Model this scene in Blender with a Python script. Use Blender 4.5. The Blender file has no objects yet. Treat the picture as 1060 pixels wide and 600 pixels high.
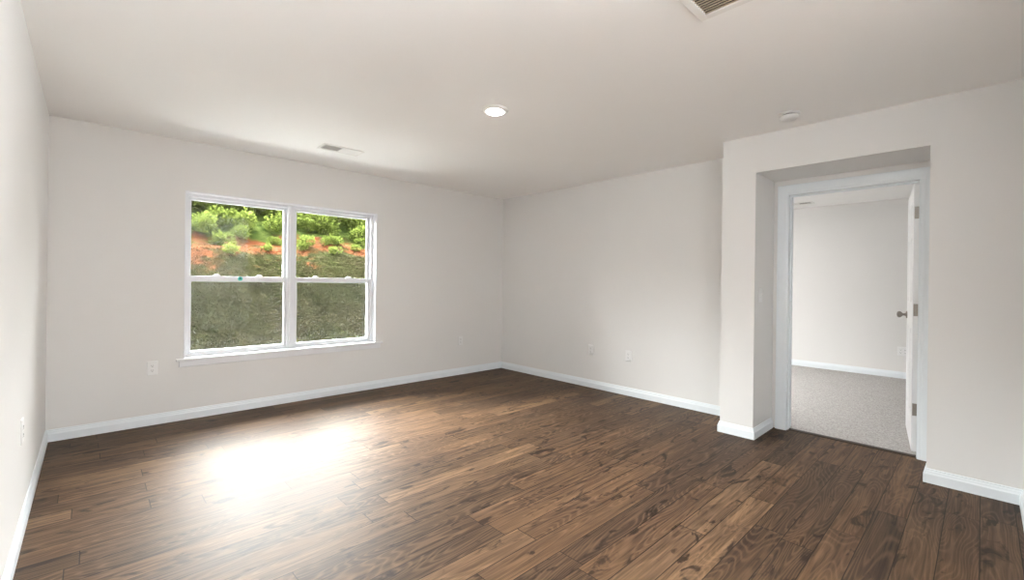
import bpy, bmesh, math, random
from mathutils import Matrix, Vector, noise

# ------------------------------------------------------------------ camera
sc = bpy.context.scene
COL = sc.collection
R = math.radians
cam_d = bpy.data.cameras.new('camera')
cam = bpy.data.objects.new('camera', cam_d)
COL.objects.link(cam)
sc.camera = cam
cam_d.sensor_width = 36
cam_d.lens = 461.549 / 1060 * 36
cam_d.shift_x = (530 - 530.306) / 1060
cam_d.shift_y = (292.487 - 300) / 1060
cam_d.clip_start = 0.02
EYE = 1.233
cam.matrix_world = (Matrix.Translation((0, 0, EYE)) @ Matrix.Rotation(R(-43.448), 4, 'Z')
                    @ Matrix.Rotation(R(90), 4, 'X') @ Matrix.Rotation(R(0.717), 4, 'Z'))

# ------------------------------------------------------------------ sky, lights, exposure
SKY = 5.0
GLOW = 150.0
GLOW_EXP = 5.0
SUN_DIR = (-0.16, 0.80, 0.86)
LAMP_W = 6.0
FAR_ADDED_LAMP_W = 27.0  # ceiling lamp added in the next room, out of view
FAR_FILL_W = 6.0  # fill light added in the next room
HALL_FILL_W = 730.0  # fill light added in the hall behind the camera
EXPOSURE = 0.30

world = bpy.data.worlds.new('overcast_sky')
sc.world = world
world.use_nodes = True
wt = world.node_tree
wn = wt.nodes['Background']
wn.inputs['Color'].default_value = (1.0, 1.0, 1.0, 1)
# overcast sky, brighter where the sun stands behind the cloud
w_tc = wt.nodes.new('ShaderNodeTexCoord')
w_dot = wt.nodes.new('ShaderNodeVectorMath')
w_dot.operation = 'DOT_PRODUCT'
w_dot.inputs[1].default_value = Vector(SUN_DIR).normalized()
wt.links.new(w_tc.outputs['Generated'], w_dot.inputs[0])
w_max = wt.nodes.new('ShaderNodeMath')
w_max.operation = 'MAXIMUM'
w_max.inputs[1].default_value = 0.0
wt.links.new(w_dot.outputs['Value'], w_max.inputs[0])
w_pow = wt.nodes.new('ShaderNodeMath')
w_pow.operation = 'POWER'
w_pow.inputs[1].default_value = GLOW_EXP
wt.links.new(w_max.outputs[0], w_pow.inputs[0])
w_mad = wt.nodes.new('ShaderNodeMath')
w_mad.operation = 'MULTIPLY_ADD'
w_mad.inputs[1].default_value = GLOW
w_mad.inputs[2].default_value = SKY
wt.links.new(w_pow.outputs[0], w_mad.inputs[0])
wt.links.new(w_mad.outputs[0], wn.inputs['Strength'])

vs = sc.view_settings
vs.view_transform = 'Standard'
vs.look = 'None'
vs.gamma = 1
vs.exposure = EXPOSURE
vs.use_curve_mapping = False
sc.cycles.use_denoising = True
sc.cycles.max_bounces = 14
sc.cycles.diffuse_bounces = 8
sc.cycles.glossy_bounces = 4
sc.cycles.transparent_max_bounces = 16
sc.cycles.caustics_reflective = True
sc.cycles.caustics_refractive = False
sc.cycles.sample_clamp_indirect = 8


def area_light(name, loc, direction, sx, sy, watts, color, shape='RECTANGLE', portal=False, spread=180):
    d = bpy.data.lights.new(name, 'AREA')
    d.shape = shape
    d.size = sx
    d.size_y = sy
    d.energy = watts
    d.color = color
    d.spread = R(spread)
    if portal:
        d.cycles.is_portal = True
    o = bpy.data.objects.new(name, d)
    o.location = loc
    o.rotation_euler = Vector(direction).to_track_quat('-Z', 'Y').to_euler()
    COL.objects.link(o)
    return o


# ------------------------------------------------------------------ room dimensions
H = 2.44
XL, XR, YB, YR = -0.232, 4.346, 4.80, -0.169      # left, right, back, rear wall faces
XB = 3.877                                         # face of the boxed-out door wall
YB1, YRL, YRR, ZR = 1.52, 1.262, 0.238, 2.141      # its end, the recess sides, the recess head
XW2 = XR + 0.12                                    # far side of the partition
YD0, YD1, ZD = 0.319, 1.149, 2.013                 # door opening
WX0, WX1, WZ0, WZ1 = 0.598, 2.397, 0.515, 2.005    # window opening
XF = 7.98                                          # far wall of the next room
FY0, FY1 = -1.3, 4.80
HY = -3.0                                          # end wall of the hall added behind the camera
HX1 = 3.9
HO = 2.3                                           # edge of the rear wall

area_light('window_portal', ((WX0 + WX1) / 2, YB + 0.25, (WZ0 + WZ1) / 2), (0, -1, 0), 1.9, 1.6, 1, (1, 1, 1), portal=True)
area_light('hall_fill_light', (HX1 - 0.02, -1.9, 1.30), (-1, 0.35, 2.4), 1.5, 1.5, HALL_FILL_W, (0.955, 0.985, 1.0))  # unseen fill light, added to lift the ceiling and walls
area_light('next_room_fill_light', (5.35, YB + 0.02, 1.35), (0, -1, 0.9), 0.85, 1.4, FAR_FILL_W, (1.0, 1.0, 1.0))  # unseen fill light, added to brighten the room beyond the door


# ------------------------------------------------------------------ material helpers
class NT:
    def __init__(self, name):
        self.m = bpy.data.materials.new(name)
        self.m.use_nodes = True
        self.t = self.m.node_tree
        self.n = self.t.nodes
        self.b = self.n['Principled BSDF']
        self.out = self.n['Material Output']

    def new(self, kind, **kw):
        nd = self.n.new(kind)
        for k, v in kw.items():
            setattr(nd, k, v)
        return nd

    def link(self, a, b):
        self.t.links.new(a, b)

    def put(self, sock, v):
        if isinstance(v, bpy.types.NodeSocket):
            self.link(v, sock)
        else:
            sock.default_value = v

    def math(self, op, a, b=None, c=None):
        nd = self.new('ShaderNodeMath', operation=op)
        for i, v in enumerate((a, b, c)):
            if v is not None:
                self.put(nd.inputs[i], v)
        return nd.outputs[0]

    def noise(self, vec, scale, detail=3, rough=0.5, dist=0):
        nd = self.new('ShaderNodeTexNoise')
        if vec is not None:
            self.link(vec, nd.inputs['Vector'])
        nd.inputs['Scale'].default_value = scale
        nd.inputs['Detail'].default_value = detail
        nd.inputs['Roughness'].default_value = rough
        nd.inputs['Distortion'].default_value = dist
        return nd.outputs['Fac']

    def ramp(self, fac, stops):
        nd = self.new('ShaderNodeValToRGB')
        self.link(fac, nd.inputs[0])
        e = nd.color_ramp.elements
        while len(e) < len(stops):
            e.new(0.5)
        for el, (p, c) in zip(e, stops):
            el.position = p
            el.color = (*c, 1) if len(c) == 3 else c
        return nd.outputs[0]

    def mix(self, fac, a, b, blend='MIX'):
        nd = self.new('ShaderNodeMix', data_type='RGBA', blend_type=blend)
        self.put(nd.inputs[0], fac)
        for s, v in ((nd.inputs[6], a), (nd.inputs[7], b)):
            self.put(s, (*v, 1) if isinstance(v, tuple) and len(v) == 3 else v)
        return nd.outputs[2]

    def comb(self, x, y, z):
        nd = self.new('ShaderNodeCombineXYZ')
        for s, v in zip(nd.inputs, (x, y, z)):
            self.put(s, v)
        return nd.outputs[0]

    def bump(self, h, strength, dist=0.002):
        nd = self.new('ShaderNodeBump')
        nd.inputs['Strength'].default_value = strength
        nd.inputs['Distance'].default_value = dist
        self.link(h, nd.inputs['Height'])
        self.link(nd.outputs[0], self.b.inputs['Normal'])

    def coords(self):
        return self.new('ShaderNodeTexCoord').outputs['Object']

    def xyz(self, v):
        nd = self.new('ShaderNodeSeparateXYZ')
        self.link(v, nd.inputs[0])
        return nd.outputs


def plain(name, col, rough=0.5, metal=0.0, var=0.03, scale=30, bump=0.0, spec=0.5):
    """paint / plastic / metal with a slight mottling"""
    t = NT(name)
    v = t.coords()
    n = t.noise(v, scale, 4)
    c = t.mix(n, tuple(x * (1 - var) for x in col), tuple(min(1, x * (1 + var)) for x in col))
    t.link(c, t.b.inputs['Base Color'])
    t.b.inputs['Roughness'].default_value = rough
    t.b.inputs['Metallic'].default_value = metal
    t.b.inputs['Specular IOR Level'].default_value = spec
    if bump:
        t.bump(t.noise(v, scale * 8, 2), bump)
    return t.m


def make_floor_material():
    t = NT('dark_oak_plank_floor')
    W, L = 0.133, 1.25
    v = t.coords()
    x, y, z = t.xyz(v)
    yr = t.math('DIVIDE', y, W)
    row = t.math('FLOOR', yr)
    fy = t.math('FRACT', yr)
    wn1 = t.new('ShaderNodeTexWhiteNoise', noise_dimensions='1D')
    t.link(row, wn1.inputs['W'])
    xs = t.math('ADD', t.math('DIVIDE', x, L), t.math('MULTIPLY', wn1.outputs['Value'], 7.3))
    pid = t.math('FLOOR', xs)
    fx = t.math('FRACT', xs)
    wn2 = t.new('ShaderNodeTexWhiteNoise', noise_dimensions='3D')
    t.link(t.comb(row, pid, 3.7), wn2.inputs['Vector'])
    rnd = wn2.outputs['Value']
    rx, ry, rz = t.xyz(wn2.outputs['Color'])
    # board coordinates, shifted per board so no grain crosses a seam
    bx = t.math('ADD', x, t.math('MULTIPLY', rx, 40))
    by = t.math('ADD', y, t.math('MULTIPLY', ry, 40))
    # long fibres
    fib = t.noise(t.comb(t.math('MULTIPLY', bx, 2.0), t.math('MULTIPLY', by, 55), rz), 1.0, 6, 0.65)
    # slow blotches along the board
    blot = t.noise(t.comb(t.math('MULTIPLY', bx, 2.6), t.math('MULTIPLY', by, 8.0), rz), 1.0, 3, 0.55, 0.6)
    # cathedral growth rings
    warp = t.noise(t.comb(t.math('MULTIPLY', bx, 1.0), t.math('MULTIPLY', by, 7.0), 2.0), 1.0, 1, 0.4, 0.1)
    rings = t.math('SINE', t.math('MULTIPLY', warp, 170.0))
    rings = t.math('MULTIPLY_ADD', rings, 0.5, 0.5)
    rings = t.math('POWER', rings, 3.0)
    # knots and dark mineral streaks
    kn = t.noise(t.comb(t.math('MULTIPLY', bx, 4.2), t.math('MULTIPLY', by, 13.0), 9.0), 1.0, 4, 0.6, 1.1)
    knot = t.ramp(kn, [(0.57, (0, 0, 0)), (0.66, (1, 1, 1))])

    base = t.ramp(rnd, [(0.0, (0.026, 0.016, 0.010)), (0.25, (0.062, 0.035, 0.019)), (0.5, (0.120, 0.066, 0.034)),
                        (0.75, (0.045, 0.027, 0.017)), (1.0, (0.215, 0.128, 0.068))])
    c = t.mix(t.ramp(fib, [(0.36, (0, 0, 0)), (0.62, (1, 1, 1))]), t.mix(0.62, base, (0.013, 0.008, 0.005)), t.mix(0.18, base, (0.32, 0.20, 0.115)))
    c = t.mix(t.math('MULTIPLY', t.ramp(blot, [(0.36, (1, 1, 1)), (0.6, (0, 0, 0))]), 0.5), c, (0.045, 0.026, 0.018))
    c = t.mix(t.math('MULTIPLY', rings, 0.17), c, (0.30, 0.185, 0.11))
    c = t.mix(t.math('MULTIPLY', knot, 0.85), c, (0.018, 0.011, 0.008))
    # seams between boards
    ey = t.math('MINIMUM', fy, t.math('SUBTRACT', 1.0, fy))
    ex = t.math('MULTIPLY', t.math('MINIMUM', fx, t.math('SUBTRACT', 1.0, fx)), L / W)
    edge = t.math('MINIMUM', ey, ex)
    seam = t.ramp(edge, [(0.008, (1, 1, 1)), (0.022, (0, 0, 0))])
    c = t.mix(t.math('MULTIPLY', seam, 0.9), c, (0.012, 0.008, 0.006))
    t.link(c, t.b.inputs['Base Color'])
    rg = t.math('MULTIPLY_ADD', fib, 0.10, FLOOR_ROUGH)
    t.link(rg, t.b.inputs['Roughness'])
    t.b.inputs['IOR'].default_value = 1.5
    t.b.inputs['Specular IOR Level'].default_value = FLOOR_SPEC
    hgt = t.math('SUBTRACT', t.math('MULTIPLY_ADD', fib, 0.25, t.math('MULTIPLY', rings, 0.06)), t.math('MULTIPLY', seam, 1.2))
    t.bump(hgt, 0.22, 0.0012)
    return t.m


FLOOR_ROUGH = 0.43
FLOOR_SPEC = 0.11
M = {}
M['wall'] = plain('greige_wall_paint', (0.745, 0.738, 0.728), 0.75, var=0.012, scale=3, bump=0.05)
M['ceiling'] = plain('white_ceiling_paint', (0.945, 0.943, 0.938), 0.9, var=0.01, scale=3, bump=0.06)
M['trim'] = plain('white_semi_gloss_trim', (0.78, 0.825, 0.86), 0.35, var=0.01)
M['vinyl'] = plain('white_window_vinyl', (0.77, 0.785, 0.815), 0.35, var=0.01)
M['plastic'] = plain('white_plastic', (0.80, 0.80, 0.80), 0.4, var=0.01)
M['slot'] = plain('dark_slot', (0.06, 0.055, 0.05), 0.6)
M['metal_white'] = plain('white_enamelled_metal', (0.83, 0.82, 0.80), 0.4, var=0.01)
M['grille_slat'] = plain('taupe_enamelled_slats', (0.62, 0.52, 0.40), 0.45, var=0.02)
M['duct'] = plain('dark_duct', (0.035, 0.028, 0.022), 0.9)
M['duct_backing'] = plain('grey_duct_backing', (0.22, 0.21, 0.20), 0.7)
M['filter'] = plain('dusty_filter', (0.20, 0.15, 0.10), 0.95, var=0.2, scale=40)
M['nickel'] = plain('satin_nickel', (0.24, 0.22, 0.195), 0.32, metal=1.0, var=0.02)
M['door'] = plain('white_door_paint', (0.81, 0.82, 0.83), 0.4, var=0.01)
M['threshold'] = plain('dark_threshold_wood', (0.032, 0.021, 0.014), 0.4, var=0.2, scale=60)
M['teal'] = plain('teal_sticker_paper', (0.06, 0.50, 0.42), 0.5)
M['teal_dark'] = plain('dark_green_ink', (0.01, 0.09, 0.09), 0.5)
M['stem'] = plain('brown_green_stem', (0.09, 0.085, 0.035), 0.8, var=0.2)
M['concrete'] = plain('siding', (0.5, 0.48, 0.45), 0.8)
M['floor'] = make_floor_material()


def make_carpet():
    t = NT('beige_grey_carpet')
    v = t.coords()
    n1 = t.noise(v, 85, 3, 0.7)
    n2 = t.noise(v, 5, 3, 0.6)
    c = t.ramp(n1, [(0.30, (0.25, 0.24, 0.23)), (0.5, (0.45, 0.438, 0.425)), (0.72, (0.60, 0.59, 0.577))])
    c = t.mix(t.math('MULTIPLY', n2, 0.25), c, (0.36, 0.33, 0.30))
    t.link(c, t.b.inputs['Base Color'])
    t.b.inputs['Roughness'].default_value = 1.0
    t.b.inputs['Specular IOR Level'].default_value = 0.05
    t.bump(n1, 0.9, 0.012)
    return t.m


M['carpet'] = make_carpet()


def emitter(name, col, s):
    t = NT(name)
    t.b.inputs['Base Color'].default_value = (0.9, 0.9, 0.88, 1)
    t.b.inputs['Emission Color'].default_value = (*col, 1)
    t.b.inputs['Emission Strength'].default_value = s
    return t.m


M['lens'] = emitter('lit_led_lens', (1.0, 0.97, 0.92), 24.0)


def make_glass():
    t = NT('window_glass')
    tr = t.new('ShaderNodeBsdfTransparent')
    tr.inputs[0].default_value = (0.93, 0.95, 0.94, 1)
    gl = t.new('ShaderNodeBsdfGlossy')
    gl.inputs['Roughness'].default_value = 0.02
    fr = t.new('ShaderNodeFresnel')
    fr.inputs[0].default_value = 1.22
    mx = t.new('ShaderNodeMixShader')
    t.link(fr.outputs[0], mx.inputs[0])
    t.link(tr.outputs[0], mx.inputs[1])
    t.link(gl.outputs[0], mx.inputs[2])
    t.link(mx.outputs[0], t.out.inputs['Surface'])
    return t.m


def make_screen():
    t = NT('insect_screen_mesh')
    tr = t.new('ShaderNodeBsdfTransparent')
    df = t.new('ShaderNodeBsdfDiffuse')
    df.inputs[0].default_value = (0.06, 0.062, 0.065, 1)
    mx = t.new('ShaderNodeMixShader')
    mx.inputs[0].default_value = 0.22
    t.link(tr.outputs[0], mx.inputs[1])
    t.link(df.outputs[0], mx.inputs[2])
    t.link(mx.outputs[0], t.out.inputs['Surface'])
    return t.m


M['glass'] = make_glass()
M['screen'] = make_screen()


def make_leaf(name, a, b, scale=6):
    t = NT(name)
    v = t.coords()
    n = t.noise(v, scale, 3, 0.6)
    c = t.ramp(n, [(0.3, a), (0.7, b)])
    oi = t.new('ShaderNodeObjectInfo')
    c = t.mix(t.math('MULTIPLY', oi.outputs['Random'], 0.35), c, a)
    t.link(c, t.b.inputs['Base Color'])
    t.b.inputs['Roughness'].default_value = 0.9
    t.b.inputs['Specular IOR Level'].default_value = 0.0
    tl = t.new('ShaderNodeBsdfTranslucent')
    t.link(c, tl.inputs[0])
    ms = t.new('ShaderNodeMixShader')
    ms.inputs[0].default_value = 0.4
    t.link(t.b.outputs[0], ms.inputs[1])
    t.link(tl.outputs[0], ms.inputs[2])
    t.link(ms.outputs[0], t.out.inputs['Surface'])
    return t.m


M['leaf'] = make_leaf('fresh_green_leaf', (0.0402, 0.0599, 0.0112), (0.1569, 0.1866, 0.0440), 14)
M['grass'] = make_leaf('grass_blade', (0.0228, 0.0284, 0.0092), (0.0388, 0.0437, 0.0166), 1.5)
M['straw'] = make_leaf('dry_straw', (0.0342, 0.0293, 0.0157), (0.0616, 0.0531, 0.0323), 3)


def make_bank():
    t = NT('grassy_clay_bank')
    v = t.coords()
    x, y, z = t.xyz(v)
    n_edge = t.noise(v, 0.9, 4, 0.6)
    n_fine = t.noise(v, 5.0, 4, 0.65)
    yy = t.math('ADD', t.math('ADD', y, t.math('MULTIPLY', t.math('SUBTRACT', n_edge, 0.5), 3.0)), t.math('MULTIPLY', t.math('SUBTRACT', n_fine, 0.5), 1.3))
    # mown, straw-covered lower slope; a washed-out strip of red clay; weeds above
    st = t.noise(t.comb(t.math('MULTIPLY', x, 3), t.math('MULTIPLY', y, 9), t.math('MULTIPLY', z, 9)), 3.0, 5, 0.7)
    pt = t.noise(v, 1.1, 4, 0.6)
    low = t.ramp(st, [(0.36, (0.0121, 0.0125, 0.0052)), (0.5, (0.0281, 0.0265, 0.0126)), (0.62, (0.0582, 0.0487, 0.0290))])
    low = t.mix(t.math('MULTIPLY', t.ramp(pt, [(0.42, (0, 0, 0)), (0.62, (1, 1, 1))]), 0.55), low, (0.0221, 0.0310, 0.0088))
    clay = t.ramp(t.noise(v, 7, 5, 0.65), [(0.3, (0.0554, 0.0186, 0.0084)), (0.55, (0.1068, 0.0390, 0.0185)), (0.75, (0.1282, 0.0706, 0.0434))])
    up = t.ramp(t.noise(v, 5, 4), [(0.35, (0.0157, 0.0260, 0.0063)), (0.65, (0.0521, 0.0675, 0.0182))])
    k1 = t.ramp(t.math('MULTIPLY_ADD', yy, 1.0, -9.55), [(0.0, (0, 0, 0)), (0.22, (1, 1, 1))])
    k2 = t.ramp(t.math('MULTIPLY_ADD', yy, 1.0, -10.25), [(0.0, (0, 0, 0)), (0.3, (1, 1, 1))])
    tuft = t.ramp(t.noise(v, 3.3, 4, 0.6), [(0.48, (0, 0, 0)), (0.58, (1, 1, 1))])
    clay = t.mix(t.math('MULTIPLY', tuft, 0.75), clay, low)
    c = t.mix(k1, low, clay)
    c = t.mix(k2, c, up)
    t.link(c, t.b.inputs['Base Color'])
    t.b.inputs['Roughness'].default_value = 1.0
    t.b.inputs['Specular IOR Level'].default_value = 0.0
    t.bump(st, 0.8, 0.05)
    return t.m


M['bank'] = make_bank()
M['bounce_strip'] = plain('pale_bounce_surface', (0.84, 0.83, 0.81), 0.9, var=0.06, scale=4, bump=0.1)  # surface of the added strip that reflects daylight upwards


# ------------------------------------------------------------------ mesh helpers
def link_mesh(name, bm, mats, parent=None, smooth=False, bevel=0.0, world_parent=None):
    bmesh.ops.recalc_face_normals(bm, faces=bm.faces[:])
    me = bpy.data.meshes.new(name)
    bm.to_mesh(me)
    bm.free()
    for m in (mats if isinstance(mats, (list, tuple)) else [mats]):
        me.materials.append(m)
    if smooth:
        for p in me.polygons:
            p.use_smooth = True
    o = bpy.data.objects.new(name, me)
    COL.objects.link(o)
    if parent is not None:
        o.parent = parent
    if bevel:
        md = o.modifiers.new('bevel', 'BEVEL')
        md.width = bevel
        md.segments = 2
        md.limit_method = 'ANGLE'
    return o


def box(bm, x0, x1, y0, y1, z0, z1, mat=0):
    vs_ = [bm.verts.new((x, y, z)) for x in (x0, x1) for y in (y0, y1) for z in (z0, z1)]
    fs = []
    for idx in ((0, 1, 3, 2), (4, 6, 7, 5), (0, 4, 5, 1), (2, 3, 7, 6), (0, 2, 6, 4), (1, 5, 7, 3)):
        f = bm.faces.new([vs_[i] for i in idx])
        f.material_index = mat
        fs.append(f)
    return vs_


def boxes(name, lst, mat, parent=None, bevel=0.0):
    bm = bmesh.new()
    for b in lst:
        box(bm, *b)
    return link_mesh(name, bm, mat, parent, bevel=bevel)


def lathe(bm, prof, axis='Z', seg=32, origin=(0, 0, 0), mat=0):
    """prof: list of (radius, height); closed at radius 0 ends"""
    o = Vector(origin)

    def P(r, a, h):
        c, s = r * math.cos(a), r * math.sin(a)
        if axis == 'Z':
            return o + Vector((c, s, h))
        if axis == 'Y':
            return o + Vector((c, h, s))
        return o + Vector((h, c, s))
    rings = []
    for r, h in prof:
        if r < 1e-6:
            rings.append([bm.verts.new(P(0, 0, h))])
        else:
            rings.append([bm.verts.new(P(r, 2 * math.pi * k / seg, h)) for k in range(seg)])
    for a, b in zip(rings, rings[1:]):
        for k in range(seg):
            k2 = (k + 1) % seg
            vs_ = [a[k % len(a)], a[k2 % len(a)], b[k2 % len(b)], b[k % len(b)]]
            u = []
            for q in vs_:
                if q not in u:
                    u.append(q)
            if len(u) >= 3:
                bm.faces.new(u).material_index = mat


def cells_wall(name, axis, c0, c1, ub, zb, solid, mat):
    """a wall slab as one mesh on a grid; solid(i, j) says which cells are filled. axis 'X': slab normal is X, u runs along Y"""
    bm = bmesh.new()
    cache = {}

    def V(c, u, z):
        k = (round(c, 5), round(u, 5), round(z, 5))
        if k not in cache:
            cache[k] = bm.verts.new((c, u, z) if axis == 'X' else (u, c, z) if axis == 'Y' else (u, z, c))
        return cache[k]
    nu, nz = len(ub) - 1, len(zb) - 1
    S = lambda i, j: 0 <= i < nu and 0 <= j < nz and solid(i, j)
    for i in range(nu):
        for j in range(nz):
            if not S(i, j):
                continue
            u0, u1, z0, z1 = ub[i], ub[i + 1], zb[j], zb[j + 1]
            for c in (c0, c1):
                bm.faces.new([V(c, u0, z0), V(c, u1, z0), V(c, u1, z1), V(c, u0, z1)])
            for di, dj, a, b in ((-1, 0, (u0, z0), (u0, z1)), (1, 0, (u1, z0), (u1, z1)), (0, -1, (u0, z0), (u1, z0)), (0, 1, (u0, z1), (u1, z1))):
                if not S(i + di, j + dj):
                    bm.faces.new([V(c0, *a), V(c1, *a), V(c1, *b), V(c0, *b)])
    return link_mesh(name, bm, mat)


def sweep(name, paths, prof, mat, parent=None):
    """extrude a profile [(out, z)] along floor polylines; 'out' is to the left of the path direction, mitred at corners"""
    bm = bmesh.new()
    for path in paths:
        pts = [Vector((p[0], p[1])) for p in path]
        n = len(pts)
        rings = []
        for i, p in enumerate(pts):
            d0 = (pts[i] - pts[i - 1]).normalized() if i > 0 else None
            d1 = (pts[i + 1] - pts[i]).normalized() if i < n - 1 else None
            d0 = d0 or d1
            d1 = d1 or d0
            n0, n1 = Vector((-d0.y, d0.x)), Vector((-d1.y, d1.x))
            m = (n0 + n1)
            m = m / (m.dot(n0)) if m.length > 1e-6 else n0
            rings.append([bm.verts.new((p.x + m.x * o, p.y + m.y * o, z)) for o, z in prof])
        for a, b in zip(rings, rings[1:]):
            for k in range(len(prof)):
                k2 = (k + 1) % len(prof)
                bm.faces.new([a[k], a[k2], b[k2], b[k]])
        bm.faces.new(rings[0])
        bm.faces.new(rings[-1][::-1])
    return link_mesh(name, bm, mat, parent)


def tag(o, label=None, cat=None, group=None, kind=None):
    if label:
        o['label'] = label
    if cat:
        o['category'] = cat
    if group:
        o['group'] = group
    if kind:
        o['kind'] = kind
    return o


def empty(name, loc, label, cat, group=None, kind=None, rot=(0, 0, 0)):
    o = bpy.data.objects.new(name, None)
    o.empty_display_size = 0.05
    o.location = loc
    o.rotation_euler = rot
    COL.objects.link(o)
    return tag(o, label, cat, group, kind)


def S(o, label, cat):
    return tag(o, label, cat, kind='structure')


# ------------------------------------------------------------------ shell of the room
S(boxes('floor', [(XL - .1, XR + 0.02, HY - .1, YB + .02, -0.12, 0)], M['floor']),
  'dark brown wood plank floor of the empty room', 'floor')
S(boxes('ceiling', [(XL - .1, XR + 0.02, HY - .1, YB + .02, H, H + .15)], M['ceiling']),
  'plain white ceiling of the room with the plank floor', 'ceiling')
S(cells_wall('wall_back', 'Y', YB, YB + 0.19, [XL - .1, WX0, WX1, 4.9, 5.8, XF + .1], [-0.35, WZ0, WZ1, H + .15], lambda i, j: not (i in (1, 3) and j == 1), M['wall']),  # the second opening is added to let light into the next room
  'greige painted wall holding the double window', 'wall')
S(boxes('wall_left', [(XL - .12, XL, HY - .1, YB, 0, H)], M['wall']), 'bright greige wall at the left edge of the photo', 'wall')
S(cells_wall('wall_right', 'X', XR, XW2, [FY0, YD0 - 0.012, YD1 + 0.012, YB], [0, ZD + 0.012, H], lambda i, j: not (i == 1 and j == 0), M['wall']),
  'greige wall on the right with two low outlets, running behind the boxed-out door corner', 'wall')
# the boxed-out surround of the recessed door
bmw = cells_wall('wall_recess', 'X', XB, XR, [YR, YRR, YRL, YB1], [0, ZR, H], lambda i, j: not (i == 1 and j == 0), M['wall'])
S(bmw, 'greige boxed-out wall around the recessed doorway', 'wall')
S(cells_wall('wall_rear', 'Y', YR - .12, YR, [XL, HO, XR], [0, H], lambda i, j: i == 1, M['wall']),
  'greige wall beside the camera at the right edge of the photo', 'wall')
# unseen hall added behind the camera to hold a fill light
S(cells_wall('wall_hall_side', 'X', HX1, HX1 + .12, [HY, -2.7, -1.1, YR - .12], [0, 0.5, 2.1, H], lambda i, j: not (i == 1 and j == 1), M['wall']), 'side wall of the hall added behind the camera, with an opening beside the fill light', 'wall')
S(boxes('wall_hall_end', [(XL, HX1 + .12, HY - .15, HY, 0, H)], M['wall']), 'end wall of the hall added behind the camera', 'wall')

# next room beyond the door
S(boxes('floor_carpet', [(XR + 0.062, XF, FY0, FY1, -0.12, 0.006)], M['carpet']), 'light beige grey carpet of the room beyond the door', 'carpet')
S(boxes('ceiling_next_room', [(XW2, XF, FY0, FY1, H, H + .15)], M['ceiling']), 'white ceiling of the room beyond the door', 'ceiling')
S(boxes('wall_far', [(XF, XF + .12, FY0, FY1, 0, H)], M['wall']), 'greige wall seen straight through the open doorway', 'wall')
S(boxes('wall_far_side', [(XW2, XF, FY0 - .12, FY0, 0, H)], M['wall']), 'side wall of the room beyond the door', 'wall')

# baseboards
T = 0.015
BB = [(0, 0), (T, 0), (T, 0.056), (T - .002, 0.060), (T - .0045, 0.066), (T - .006, 0.074), (0.006, 0.079), (0.0055, 0.087), (0.002, 0.089), (0, 0.089)]
S(sweep('baseboard_back', [[(XR, YB), (XL, YB)]], BB, M['trim']), 'white baseboard under the window wall', 'baseboard')
S(sweep('baseboard_left', [[(XL, YB), (XL, HY)]], BB, M['trim']), 'white baseboard along the left wall', 'baseboard')
S(sweep('baseboard_right', [[(XR, YB1), (XR, YB)]], BB, M['trim']), 'white baseboard along the right wall below the two outlets', 'baseboard')
CW = 0.084                                        # casing width
S(sweep('baseboard_recess', [[(XR - 0.02, YRL), (XB, YRL), (XB, YB1), (XR, YB1)]], BB, M['trim']), 'white baseboard wrapping the wall corner left of the doorway', 'baseboard')
S(sweep('baseboard_recess_right', [[(HO, YR), (XB, YR), (XB, YRR), (XR - .025, YRR)]], BB, M['trim']), 'white baseboard below the wall right of the doorway', 'baseboard')
S(sweep('baseboard_far', [[(XF, FY0), (XF, FY1)]], [(o, z + .006) for o, z in BB], M['trim']), 'white baseboard above the carpet beyond the doorway', 'baseboard')

# ------------------------------------------------------------------ door casing, jamb, threshold
CP = [(0.0, 0.0), (0.0, 0.010), (0.010, 0.0135), (0.022, 0.0135), (0.030, 0.0165), (0.060, 0.0185), (0.078, 0.0185), (CW, 0.014), (CW, 0.0)]


def casing(face_x, sgn, name, label):
    bm = bmesh.new()
    loops = []
    yl, yr, zt = YD1 + 0.0, YD0 - 0.0, ZD + 0.0
    for kind in range(4):
        ring = []
        for o, d in CP:
            x = face_x + sgn * d
            if kind == 0:
                p = (x, yl + o, 0.0)
            elif kind == 1:
                p = (x, yl + o, zt + o)
            elif kind == 2:
                p = (x, yr - o, zt + o)
            else:
                p = (x, yr - o, 0.0)
            ring.append(bm.verts.new(p))
        loops.append(ring)
    for a, b in zip(loops, loops[1:]):
        for k in range(len(CP)):
            k2 = (k + 1) % len(CP)
            bm.faces.new([a[k], a[k2], b[k2], b[k]])
    bm.faces.new(loops[0])
    bm.faces.new(loops[-1])
    return S(link_mesh(name, bm, M['trim']), label, 'door casing')


casing(XR, -1, 'trim_1', 'white moulded casing around the recessed doorway')
casing(XW2, 1, 'trim_2', 'white casing on the far side of the doorway')
JT = 0.011
S(boxes('trim_3', [(XR + .001, XW2 - .001, YD1, YD1 + JT, 0, ZD + JT), (XR + .001, XW2 - .001, YD0 - JT, YD0, 0, ZD + JT), (XR + .001, XW2 - .001, YD0, YD1, ZD, ZD + JT),
                   (XR + .045, XW2 - .042, YD1 - .011, YD1, 0, ZD), (XR + .045, XW2 - .042, YD0, YD0 + .006, 0, ZD), (XR + .045, XW2 - .042, YD0 + .006, YD1 - .011, ZD - .011, ZD)], M['trim']),
  'white door jamb lining the doorway, with its door stop', 'door jamb')
bm = bmesh.new()
prof = [(XR + .012, 0), (XR + .016, .006), (XR + .030, .0105), (XR + .048, .0115), (XR + .060, .009), (XR + .064, .001), (XR + .064, 0)]
ra = [bm.verts.new((x, YD0 + .007, z)) for x, z in prof]
rb = [bm.verts.new((x, YD1 - .012, z)) for x, z in prof]
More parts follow.
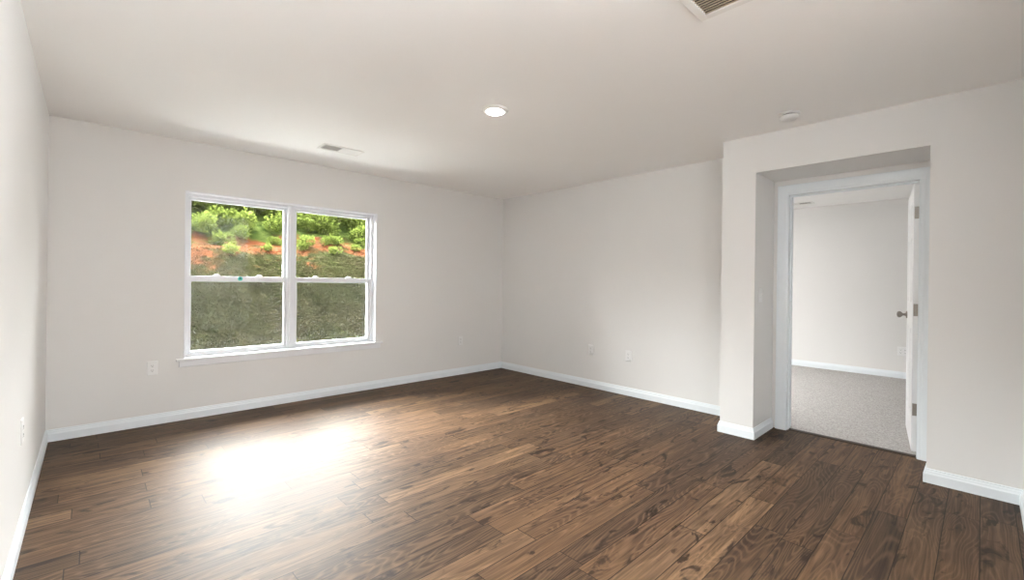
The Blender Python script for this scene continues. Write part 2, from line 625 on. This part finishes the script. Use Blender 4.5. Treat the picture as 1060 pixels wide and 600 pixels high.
for k in range(len(prof)):
    k2 = (k + 1) % len(prof)
    bm.faces.new([ra[k], ra[k2], rb[k2], rb[k]])
bm.faces.new(ra)
bm.faces.new(rb)
S(link_mesh('trim_4', bm, M['threshold']), 'dark wood threshold strip between plank floor and carpet', 'threshold')

# ------------------------------------------------------------------ the open door
DW, DH, DTK = 0.822, 2.000, 0.035
door = empty('door_1', (XW2 + 0.009, YD0 + 0.006, 0.012), 'white panelled door swung open into the carpeted room', 'door', kind='structure', rot=(0, 0, R(7.3)))
# local frame: the slab runs along +X from the pivot, thickness along +Y
bm = bmesh.new()
ub = [0.004, 0.115, 0.115 + 0.246, 0.461, 0.461 + 0.246, DW]
zb = [0, 0.24, 0.90, 1.10, 1.62, 1.72, 1.89, DH]
hole = lambda i, j: i in (1, 3) and j in (1, 3, 5)
box_faces = []
cache = {}


def DV(u, y, z):
    k = (round(u, 5), round(y, 5), round(z, 5))
    if k not in cache:
        cache[k] = bm.verts.new((u, y, z))
    return cache[k]


for i in range(len(ub) - 1):
    for j in range(len(zb) - 1):
        u0, u1, z0, z1 = ub[i], ub[i + 1], zb[j], zb[j + 1]
        for y, s in ((0.0, 1), (DTK, -1)):
            q = [DV(u0, y, z0), DV(u1, y, z0), DV(u1, y, z1), DV(u0, y, z1)]
            if not hole(i, j):
                bm.faces.new(q)
            else:
                prev = q
                for ins, dep in ((0.012, 0.008), (0.026, 0.008), (0.045, 0.002)):
                    nx = [DV(u0 + ins, y + s * dep, z0 + ins), DV(u1 - ins, y + s * dep, z0 + ins), DV(u1 - ins, y + s * dep, z1 - ins), DV(u0 + ins, y + s * dep, z1 - ins)]
                    for k in range(4):
                        bm.faces.new([prev[k], prev[(k + 1) % 4], nx[(k + 1) % 4], nx[k]])
                    prev = nx
                bm.faces.new(prev)
for j in range(len(zb) - 1):
    for u in (ub[0], ub[-1]):
        bm.faces.new([DV(u, 0, zb[j]), DV(u, DTK, zb[j]), DV(u, DTK, zb[j + 1]), DV(u, 0, zb[j + 1])])
for i in range(len(ub) - 1):
    for z in (0, DH):
        bm.faces.new([DV(ub[i], 0, z), DV(ub[i], DTK, z), DV(ub[i + 1], DTK, z), DV(ub[i + 1], 0, z)])
slab = link_mesh('door_slab', bm, M['door'], door)
for hz in (1.782, 1.055, 0.312):
    hb = bmesh.new()
    # leaf let into the hinge edge, three screws, knuckle
    box(hb, 0.0012, 0.0042, 0.003, 0.031, hz - 0.045, hz + 0.045)
    for dz in (-.03, 0, .03):
        lathe(hb, [(0, 0.0004), (0.0036, 0.0004), (0.004, 0.0014), (0.004, 0.0025)], 'X', 10, (0, 0.018 + (0.006 if dz == 0 else -.003), hz + dz))
    lathe(hb, [(0, -.048), (.005, -.048), (.0058, -.045), (.0058, .045), (.005, .048), (0, .048)], 'Z', 14, (-0.001, -0.0035, hz))
    tag(link_mesh('hinge', hb, M['nickel'], door), 'satin metal hinge')
kx, kz = DW - 0.065, 0.985
for side, y0, s in (('in', DTK, 1), ('out', 0.0, -1)):
    kb = bmesh.new()
    pr = [(0, 0), (.032, 0), (.032, .004), (.029, .008), (.016, .011), (.0125, .014), (.0105, .022), (.0115, .030), (.0175, .035), (.0245, .042), (.0275, .050), (.027, .058), (.022, .066), (.012, .070), (0, .071)]
    lathe(kb, [(r, s * h) for r, h in pr], 'Y', 28, (kx, y0, kz))
    tag(link_mesh('door_knob', kb, M['nickel'], door, smooth=True), 'satin metal knob')

# ------------------------------------------------------------------ the window
win = empty('window_1', ((WX0 + WX1) / 2, YB, WZ0), 'white double window of two side by side hung sashes, looking out on a bank', 'window', kind='structure')
inv = Matrix.Translation((-(WX0 + WX1) / 2, -YB, -WZ0))


def wpart(name, lst, mat, parent=win, bevel=0.0, label=None):
    bm_ = bmesh.new()
    for b in lst:
        box(bm_, *b)
    if parent is win:
        bmesh.ops.transform(bm_, matrix=inv, verts=bm_.verts[:])
        o = link_mesh(name, bm_, mat, win, bevel=bevel)
    else:
        bmesh.ops.transform(bm_, matrix=inv, verts=bm_.verts[:])
        o = link_mesh(name, bm_, mat, parent, bevel=bevel)
    return tag(o, label)


J = 0.012
# jamb liner flush with the wall
wpart('jamb_liner', [(WX0, WX0 + J, YB - .002, YB + .10, WZ0 + .02, WZ1), (WX1 - J, WX1, YB - .002, YB + .10, WZ0 + .02, WZ1), (WX0 + J, WX1 - J, YB - .002, YB + .10, WZ1 - J, WZ1)], M['vinyl'], bevel=.0015)
# stool with horns and the apron below
wpart('sill', [(WX0, WX1, YB, YB + .10, WZ0 - .001, WZ0 + .021), (0.545, 2.470, YB - .032, YB, WZ0 - .001, WZ0 + .021)], M['vinyl'], bevel=.003)
wpart('apron', [(0.566, 2.446, YB - .014, YB, WZ0 - .052, WZ0 - .001)], M['vinyl'], bevel=.003)
ZB, ZT = WZ0 + .021, WZ1 - J
XM = (WX0 + WX1) / 2
FY = YB + .085
FW = 0.024
fr = []
for a, b in ((WX0 + J, XM - .012), (XM + .012, WX1 - J)):
    fr += [(a, a + FW, FY, FY + .095, ZB, ZT), (b - FW, b, FY, FY + .095, ZB, ZT), (a + FW, b - FW, FY, FY + .095, ZT - FW, ZT), (a + FW, b - FW, FY, FY + .095, ZB, ZB + .016)]
wpart('frame', fr, M['vinyl'], bevel=.002)
wpart('mullion', [(XM - .012, XM + .012, FY - .006, FY + .095, ZB, ZT)], M['vinyl'], bevel=.002)
ZM = 1.232                                        # meeting rail centre
SW = 0.027
for n_, (a, b) in enumerate(((WX0 + J + FW, XM - .012 - FW), (XM + .012 + FW, WX1 - J - FW))):
    # upper sash sits outside the lower one
    y0, y1 = FY + .047, FY + .077
    up = wpart('upper_sash', [(a, a + SW, y0, y1, ZM - .018, ZT - FW), (b - SW, b, y0, y1, ZM - .018, ZT - FW), (a + SW, b - SW, y0, y1, ZT - FW - .024, ZT - FW), (a + SW, b - SW, y0, y1, ZM - .018, ZM + .022)], M['vinyl'], bevel=.002)
    wpart('pane', [(a + SW - .004, b - SW + .004, y0 + .012, y0 + .016, ZM + .018, ZT - FW - .020)], M['glass'], up)
    y0, y1 = FY + .010, FY + .042
    lo = wpart('lower_sash', [(a, a + SW, y0, y1, ZB + .016, ZM + .028), (b - SW, b, y0, y1, ZB + .016, ZM + .028), (a + SW, b - SW, y0, y1, ZM - .014, ZM + .028), (a + SW, b - SW, y0, y1, ZB + .016, ZB + .046),
                              (a + SW, b - SW, y0 - .012, y0, ZM - .024, ZM - .014), (a + SW, b - SW, y0 - .001, y0 + .02, ZM - .024, ZM - .014)], M['vinyl'], bevel=.002)
    wpart('pane', [(a + SW - .004, b - SW + .004, y0 + .014, y0 + .018, ZB + .042, ZM - .012)], M['glass'], lo)
    for fx_ in (0.27, 0.70):
        lx = a + (b - a) * fx_
        bm_ = bmesh.new()
        box(bm_, lx - .028, lx + .028, y0 + .004, y1 + .012, ZM + .028, ZM + .034)
        lathe(bm_, [(.019, 0), (.019, .006), (.015, .012), (0, .013)], 'Z', 16, (lx, y0 + .024, ZM + .034))
        box(bm_, lx - .006, lx + .024, y0 + .006, y0 + .016, ZM + .034, ZM + .043)
        bmesh.ops.transform(bm_, matrix=inv, verts=bm_.verts[:])
        link_mesh('sash_lock', bm_, M['vinyl'], lo, bevel=.0015)
    if n_ == 0:
        sx, sz = a + (b - a) * 0.497, ZM + .006
        bm_ = bmesh.new()
        lathe(bm_, [(0, -.0012), (.021, -.0012), (.021, 0)], 'Y', 24, (sx, y0, sz))
        bmesh.ops.transform(bm_, matrix=inv, verts=bm_.verts[:])
        stk = tag(link_mesh('sticker', bm_, M['teal'], lo), 'round teal sticker on the meeting rail')
        bm_ = bmesh.new()
        lathe(bm_, [(0, -.0024), (.010, -.0024), (.010, -.0012)], 'Y', 20, (sx, y0, sz + .003))
        bmesh.ops.transform(bm_, matrix=inv, verts=bm_.verts[:])
        tag(link_mesh('sticker_center', bm_, M['teal_dark'], lo), 'dark centre of the teal sticker')
    scr = wpart('screen_frame', [(a - .004, a + .012, FY + .080, FY + .092, ZB + .018, ZM), (b - .012, b + .004, FY + .080, FY + .092, ZB + .018, ZM), (a + .012, b - .012, FY + .080, FY + .092, ZB + .018, ZB + .034), (a + .012, b - .012, FY + .080, FY + .092, ZM - .014, ZM)], M['vinyl'])
    wpart('insect_screen', [(a + .010, b - .010, FY + .0855, FY + .0862, ZB + .03, ZM - .012)], M['screen'], scr, label='fine grey insect screen')


# ------------------------------------------------------------------ wall plates
def plate_bm(w, h):
    b = bmesh.new()
    v0 = [b.verts.new((x, 0, z)) for x, z in ((-w / 2, -h / 2), (w / 2, -h / 2), (w / 2, h / 2), (-w / 2, h / 2))]
    v1 = [b.verts.new((x, -.003, z)) for x, z in ((-w / 2, -h / 2), (w / 2, -h / 2), (w / 2, h / 2), (-w / 2, h / 2))]
    i_ = .004
    v2 = [b.verts.new((x, -.006, z)) for x, z in ((-w / 2 + i_, -h / 2 + i_), (w / 2 - i_, -h / 2 + i_), (w / 2 - i_, h / 2 - i_), (-w / 2 + i_, h / 2 - i_))]
    b.faces.new(v0)
    b.faces.new(v2)
    for p, q in ((v0, v1), (v1, v2)):
        for k in range(4):
            b.faces.new([p[k], p[(k + 1) % 4], q[(k + 1) % 4], q[k]])
    return b


def outlet(loc, rz, label, dx=(0,), w=0.072, h=0.118):
    """local frame: back of the plate on y = 0, front towards -Y"""
    o = empty('outlet', loc, label, 'outlet', 'electrical outlets low on the walls', rot=(0, 0, rz))
    link_mesh('cover_plate', plate_bm(w, h), M['plastic'], o)
    for cx in dx:
        for cz in (-.0195, .0195):
            rbm = bmesh.new()
            prof_ = []
            for k in range(20):
                a = 2 * math.pi * k / 20
                prof_.append((max(-.0145, min(.0145, .0175 * math.cos(a))), .0142 * math.sin(a)))
            f0 = [rbm.verts.new((cx + x_, -.0055, cz + z_)) for x_, z_ in prof_]
            f1 = [rbm.verts.new((cx + x_ * .96, -.0078, cz + z_ * .96)) for x_, z_ in prof_]
            rbm.faces.new(f1)
            for k in range(20):
                rbm.faces.new([f0[k], f0[(k + 1) % 20], f1[(k + 1) % 20], f1[k]])
            rc = link_mesh('receptacle', rbm, M['plastic'], o)
            sb = bmesh.new()
            box(sb, cx - .0075, cx - .0050, -.0083, -.0076, cz - .001, cz + .008)
            box(sb, cx + .0050, cx + .0075, -.0083, -.0076, cz - .001, cz + .007)
            lathe(sb, [(0, -.0083), (.0028, -.0083), (.0028, -.0076)], 'Y', 12, (cx, 0, cz - .0065))
            link_mesh('slots', sb, M['slot'], rc)
        sb = bmesh.new()
        lathe(sb, [(0, -.0075), (.0025, -.0073), (.003, -.0058)], 'Y', 12, (cx, 0, 0))
        link_mesh('screw', sb, M['metal_white'], o)
    return o


outlet((0.388, YB, 0.477), 0, 'white outlet on the window wall, left of the window')
outlet((3.603, YB, 0.449), 0, 'white outlet on the window wall, right of the window near the far corner')
outlet((XR, 3.207, 0.446), R(-90), 'white outlet on the right wall, farther from the doorway of the two')
outlet((XR, 2.697, 0.437), R(-90), 'white outlet on the right wall, nearer the doorway of the two')
outlet((XL, 3.157, 0.494), R(90), 'white outlet on the bright left wall, seen nearly edge-on')
outlet((XF, 0.735, 0.370), R(-90), 'white two-gang outlet on the far wall beyond the doorway beside the door knob', dx=(-.023, .023), w=.116)

sw = empty('light_switch', (4.012, YRL, 1.158), 'white light switch on the side wall of the door recess', 'light switch')
link_mesh('cover_plate', plate_bm(.072, .118), M['plastic'], sw)
sb = bmesh.new()
box(sb, -.0055, .0055, -.0068, -.0058, -.0125, .0125)
link_mesh('slot', sb, M['plastic'], sw)
sb = bmesh.new()
vsx = box(sb, -.0042, .0042, -.0185, -.006, -.0035, .0045)
for v_ in vsx:
    if v_.co.y < -.01:
        v_.co.z += .0075
link_mesh('toggle', sb, M['plastic'], sw, bevel=.0008)
for zz in (-.030, .030):
    sb = bmesh.new()
    lathe(sb, [(0, -.0075), (.0025, -.0073), (.003, -.0058)], 'Y', 12, (0, 0, zz))
    link_mesh('screw', sb, M['metal_white'], sw)


# ------------------------------------------------------------------ ceiling fittings
def led_disc(loc, label, watts, group=None):
    o = empty('ceiling_light', loc, label, 'ceiling light', group)
    b = bmesh.new()
    lathe(b, [(.096, 0), (.094, -.003), (.086, -.008), (.074, -.0115), (.0635, -.0125), (.0625, -.011), (.0625, -.002)], 'Z', 48)
    link_mesh('trim_ring', b, M['metal_white'], o, smooth=True)
    b = bmesh.new()
    lathe(b, [(.0628, -.004), (.0625, -.0115), (.060, -.016), (.048, -.0215), (.030, -.0245), (0, -.0260)], 'Z', 48)
    tag(link_mesh('lens', b, M['lens'], o, smooth=True), 'lit white diffuser')
    L_ = area_light('ceiling_light_lamp', (0, 0, -.030), (0, 0, -1), .14, .14, watts, (1.0, 0.98, 0.96), 'DISK')
    L_.parent = o
    return o


led_disc((2.050, 2.362, H), 'lit round flush light on the white ceiling in the middle of the room', LAMP_W)
led_disc((6.2, 2.6, H), 'unseen round flush light added to brighten the room beyond the door', FAR_ADDED_LAMP_W)


def register(loc, w, d, label, cat='ceiling vent', rz=0.0):
    """stamped two-way supply register, long side along local X"""
    o = empty('ceiling_vent', loc, label, cat, rot=(0, 0, rz))
    bd = .024
    b = bmesh.new()
    for x0, x1, y0, y1 in ((-w / 2, w / 2, -d / 2, -d / 2 + bd), (-w / 2, w / 2, d / 2 - bd, d / 2), (-w / 2, -w / 2 + bd, -d / 2 + bd, d / 2 - bd), (w / 2 - bd, w / 2, -d / 2 + bd, d / 2 - bd), (-.006, .006, -d / 2 + bd, d / 2 - bd)):
        box(b, x0, x1, y0, y1, -.008, -.0005)
    link_mesh('frame', b, M['metal_white'], o, bevel=.0025)
    b = bmesh.new()
    box(b, -w / 2 + bd, w / 2 - bd, -d / 2 + bd, d / 2 - bd, -.0015, -.0005)
    link_mesh('duct_opening', b, M['duct_backing'], o)  # flat grey sheet closing the opening behind the louvers
    for s in (-1, 1):
        n = 9
        x0, x1 = (.008, w / 2 - bd - .002)
        for k in range(n):
            xc = s * (x0 + (x1 - x0) * (k + .5) / n)
            sb_ = bmesh.new()
            t_ = .0007
            tilt = s * .0065
            a0, a1 = Vector((xc - tilt, 0, -.0018)), Vector((xc + tilt, 0, -.0085))
            vv = []
            for yv in (-d / 2 + bd, d / 2 - bd):
                for px, pz in ((a0.x - t_, a0.z), (a0.x + t_, a0.z), (a1.x + t_, a1.z), (a1.x - t_, a1.z)):
                    vv.append(sb_.verts.new((px, yv, pz)))
            for q in ((0, 1, 2, 3), (4, 5, 6, 7), (0, 1, 5, 4), (1, 2, 6, 5), (2, 3, 7, 6), (3, 0, 4, 7)):
                sb_.faces.new([vv[i] for i in q])
            link_mesh('louver', sb_, M['metal_white'], o)
    return o


register((1.668, 4.078, H), .372, .188, 'white supply vent on the ceiling above the window')
register((7.50, 1.86, H), .36, .18, 'small vent on the ceiling beyond the doorway', rz=R(90))

# return-air grille
GX1, GY1, GS = 2.008, 0.891, 0.56
g = empty('return_air_grille', (GX1 - GS / 2, GY1 - GS / 2, H), 'white framed return air grille with dark slats, cut by the top edge of the photo', 'air vent')
gb = .036
b = bmesh.new()
for x0, x1, y0, y1 in ((-GS / 2, GS / 2, -GS / 2, -GS / 2 + gb), (-GS / 2, GS / 2, GS / 2 - gb, GS / 2), (-GS / 2, -GS / 2 + gb, -GS / 2 + gb, GS / 2 - gb), (GS / 2 - gb, GS / 2, -GS / 2 + gb, GS / 2 - gb)):
    box(b, x0, x1, y0, y1, -.012, -.0005)
link_mesh('frame', b, M['metal_white'], g, bevel=.003)
b = bmesh.new()
box(b, -GS / 2 + gb, GS / 2 - gb, -GS / 2 + gb, GS / 2 - gb, -.0012, -.0005)
link_mesh('filter', b, M['duct'], g)
n = 28
for k in range(n):
    xc = -GS / 2 + gb + (GS - 2 * gb) * (k + .5) / n
    sb_ = bmesh.new()
    vv = []
    for yv in (-GS / 2 + gb, GS / 2 - gb):
        for px, pz in ((xc + .0045 - .0012, -.002), (xc + .0045 + .0012, -.002), (xc + .0000 + .0012, -.0105), (xc + .0000 - .0012, -.0105)):
            vv.append(sb_.verts.new((px, yv, pz)))
    for q in ((0, 1, 2, 3), (4, 5, 6, 7), (0, 1, 5, 4), (1, 2, 6, 5), (2, 3, 7, 6), (3, 0, 4, 7)):
        sb_.faces.new([vv[i] for i in q])
    link_mesh('slat', sb_, M['grille_slat'], g)

# smoke alarm
sm = empty('smoke_alarm', (3.545, 0.945, H), 'round white smoke alarm on the ceiling above the doorway', 'smoke alarm')
b = bmesh.new()
lathe(b, [(0, 0), (.067, 0), (.067, -.006), (.064, -.010), (.050, -.011), (0, -.011)], 'Z', 40)
link_mesh('base', b, M['plastic'], sm, smooth=False)
b = bmesh.new()
lathe(b, [(.047, -.011), (.047, -.018), (0, -.018)], 'Z', 40)
tag(link_mesh('smoke_slot', b, M['slot'], sm), 'dark slot around the alarm')
b = bmesh.new()
lathe(b, [(.045, -.0155), (.058, -.0180), (.060, -.022), (.057, -.032), (.048, -.041), (.030, -.044), (0, -.045)], 'Z', 40)
link_mesh('cover', b, M['plastic'], sm, smooth=True)
b = bmesh.new()
lathe(b, [(.009, -.0432), (.009, -.0462), (.006, -.0472), (0, -.0474)], 'Z', 18, (.02, .0, 0))
link_mesh('test_button', b, M['plastic'], sm)

# ------------------------------------------------------------------ outside: the bank with weeds
random.seed(7)


def bank_z(x, y):
    """height of the ground outside"""
    y0, y1 = 6.3, 12.5
    if y < y0:
        z = -0.36
    elif y < y1:
        z = -0.36 + 0.60 * (y - y0)
    else:
        z = -0.36 + 0.60 * (y1 - y0) + 0.06 * (y - y1)
    k = max(0.0, min(1.0, (y - 6.0) / 1.0))
    p = Vector((x, y, 0))
    z += k * (0.16 * noise.noise(p * 0.6) + 0.05 * noise.noise(p * 2.3))
    rough = max(0.0, min(1.0, (y - 9.3) / 1.0))
    z += rough * 0.10 * noise.noise(p * 1.7 + Vector((5, 2, 0)))
    return z


S(boxes('bounce_strip', [(-5, 10, YB + .19, 6.98, -.40, .06)], M['bounce_strip']), 'pale strip added out of view below the window to bounce daylight onto the ceiling', 'bounce_strip')
bm = bmesh.new()
nx, ny = 120, 120
gx = [-9 + 26 * i / nx for i in range(nx + 1)]
gy = [YB + .19 + 13.0 * (j / ny) for j in range(ny + 1)]
vv = [[bm.verts.new((x, y, bank_z(x, y))) for x in gx] for y in gy]
for j in range(ny):
    for i in range(nx):
        bm.faces.new([vv[j][i], vv[j][i + 1], vv[j + 1][i + 1], vv[j + 1][i]])
S(link_mesh('ground_bank', bm, M['bank'], smooth=True), 'sloping grassy bank with a bare red clay strip outside the window', 'bank')


def turf(y0, y1, kinds, label):
    vs_, fs_, mi = [], [], []
    for mat, (count, hmin, hmax, flat) in enumerate(kinds):
        for _ in range(count):
            y = random.uniform(y0, y1) + max(-.7, random.gauss(0, .28))
            x = random.uniform(0.05 * y, 0.54 * y)
            y = max(y, y0)
            z = bank_z(x, y)
            a = random.uniform(0, 2 * math.pi)
            h = random.uniform(hmin, hmax)
            w = random.uniform(.004, .008)
            up = random.uniform(.10, .35) if flat else random.uniform(.7, 1.0)
            d = Vector((math.cos(a), math.sin(a) * (.3 if flat else 1), 0))
            s = Vector((-d.y, d.x, 0)).normalized() * w
            b0 = Vector((x, y, z - .01))
            tip = b0 + d * h * math.sqrt(max(0, 1 - up * up)) + Vector((0, 0, h * up + (0.6 * d.y * h if flat else 0)))
            mid = b0.lerp(tip, .55) + Vector((0, 0, .12 * h))
            i0 = len(vs_)
            vs_ += [b0 - s, b0 + s, mid + s * .8, mid - s * .8, tip]
            fs_ += [(i0, i0 + 1, i0 + 2, i0 + 3), (i0 + 3, i0 + 2, i0 + 4)]
            mi += [mat, mat]
    me = bpy.data.meshes.new('grass')
    me.from_pydata(vs_, [], fs_)
    me.materials.append(M['grass'])
    me.materials.append(M['straw'])
    me.polygons.foreach_set('material_index', mi)
    o = bpy.data.objects.new('grass', me)
    COL.objects.link(o)
    return tag(o, label, 'grass', kind='stuff')


turf(7.0, 9.7, ((20000, .02, .05, False), (22000, .06, .17, True)), 'short thin green grass mixed with dry straw on the lower bank outside')


def shrub_mesh(i):
    rnd_ = random.Random(100 + i)
    vs_, fs_, mi = [], [], []
    lobes = [(Vector((rnd_.uniform(-.28, .28), rnd_.uniform(-.22, .22), rnd_.uniform(.18, .42))), rnd_.uniform(.16, .27)) for _ in range(7)]
    for c, r in lobes:
        # a stem to every lobe
        i0 = len(vs_)
        for q, rad in ((Vector((c.x * .15, c.y * .15, -.06)), .010), (c, .004)):
            for k in range(4):
                a = math.pi / 2 * k
                vs_.append(q + Vector((math.cos(a) * rad, math.sin(a) * rad, 0)))
        for k in range(4):
            fs_.append((i0 + k, i0 + (k + 1) % 4, i0 + 4 + (k + 1) % 4, i0 + 4 + k))
            mi.append(1)
        for _ in range(48):
            u = Vector((rnd_.gauss(0, 1), rnd_.gauss(0, 1), rnd_.gauss(0, 1))).normalized()
            p = c + u * r * rnd_.uniform(.55, 1.1)
            d = (u + Vector((rnd_.uniform(-.7, .7), rnd_.uniform(-.7, .7), rnd_.uniform(-.5, .5)))).normalized()
            s = d.cross(Vector((rnd_.uniform(-1, 1), rnd_.uniform(-1, 1), 1.2))).normalized()
            l, w = rnd_.uniform(.09, .16), rnd_.uniform(.030, .055)
            nn = d.cross(s) * .012
            i0 = len(vs_)
            vs_ += [p, p + d * l * .5 + s * w - nn, p + d * l, p + d * l * .5 - s * w - nn, p + d * l * .5 + nn]
            fs_ += [(i0, i0 + 1, i0 + 4), (i0 + 1, i0 + 2, i0 + 4), (i0 + 2, i0 + 3, i0 + 4), (i0 + 3, i0, i0 + 4)]
            mi += [0] * 4
    me = bpy.data.meshes.new('shrub')
    me.from_pydata(vs_, [], fs_)
    me.materials.append(M['leaf'])
    me.materials.append(M['stem'])
    me.polygons.foreach_set('material_index', mi)
    return me


meshes = [shrub_mesh(i) for i in range(6)]
spots = []
rs = random.Random(3)
for row, (yr, sp, s0, s1) in enumerate(((9.9, .65, .18, .36), (10.35, .5, .28, .5), (10.8, .42, .45, .75), (11.4, .48, .6, .95), (11.85, .48, .7, 1.0), (12.35, .52, .7, 1.0), (12.85, .6, .7, 1.0))):
    x = 0.07 * yr
    while x < 0.52 * yr:
        if not (row < 2 and rs.random() < .4):
            spots.append((x + rs.uniform(-.15, .15), yr + rs.uniform(-.2, .2), rs.uniform(s0, s1), rs.uniform(0, 6.28), rs.randrange(6)))
        x += sp * rs.uniform(.8, 1.2)
for x, y, s, a, k in spots:
    o = bpy.data.objects.new('shrub', meshes[k])
    o.location = (x, y, bank_z(x, y))
    o.rotation_euler = (0, 0, a)
    o.scale = (s, s, s * .95)
    COL.objects.link(o)
    tag(o, 'bright green leafy shrub among the others on top of the bank outside the window', 'shrub', 'shrubs along the top of the bank')
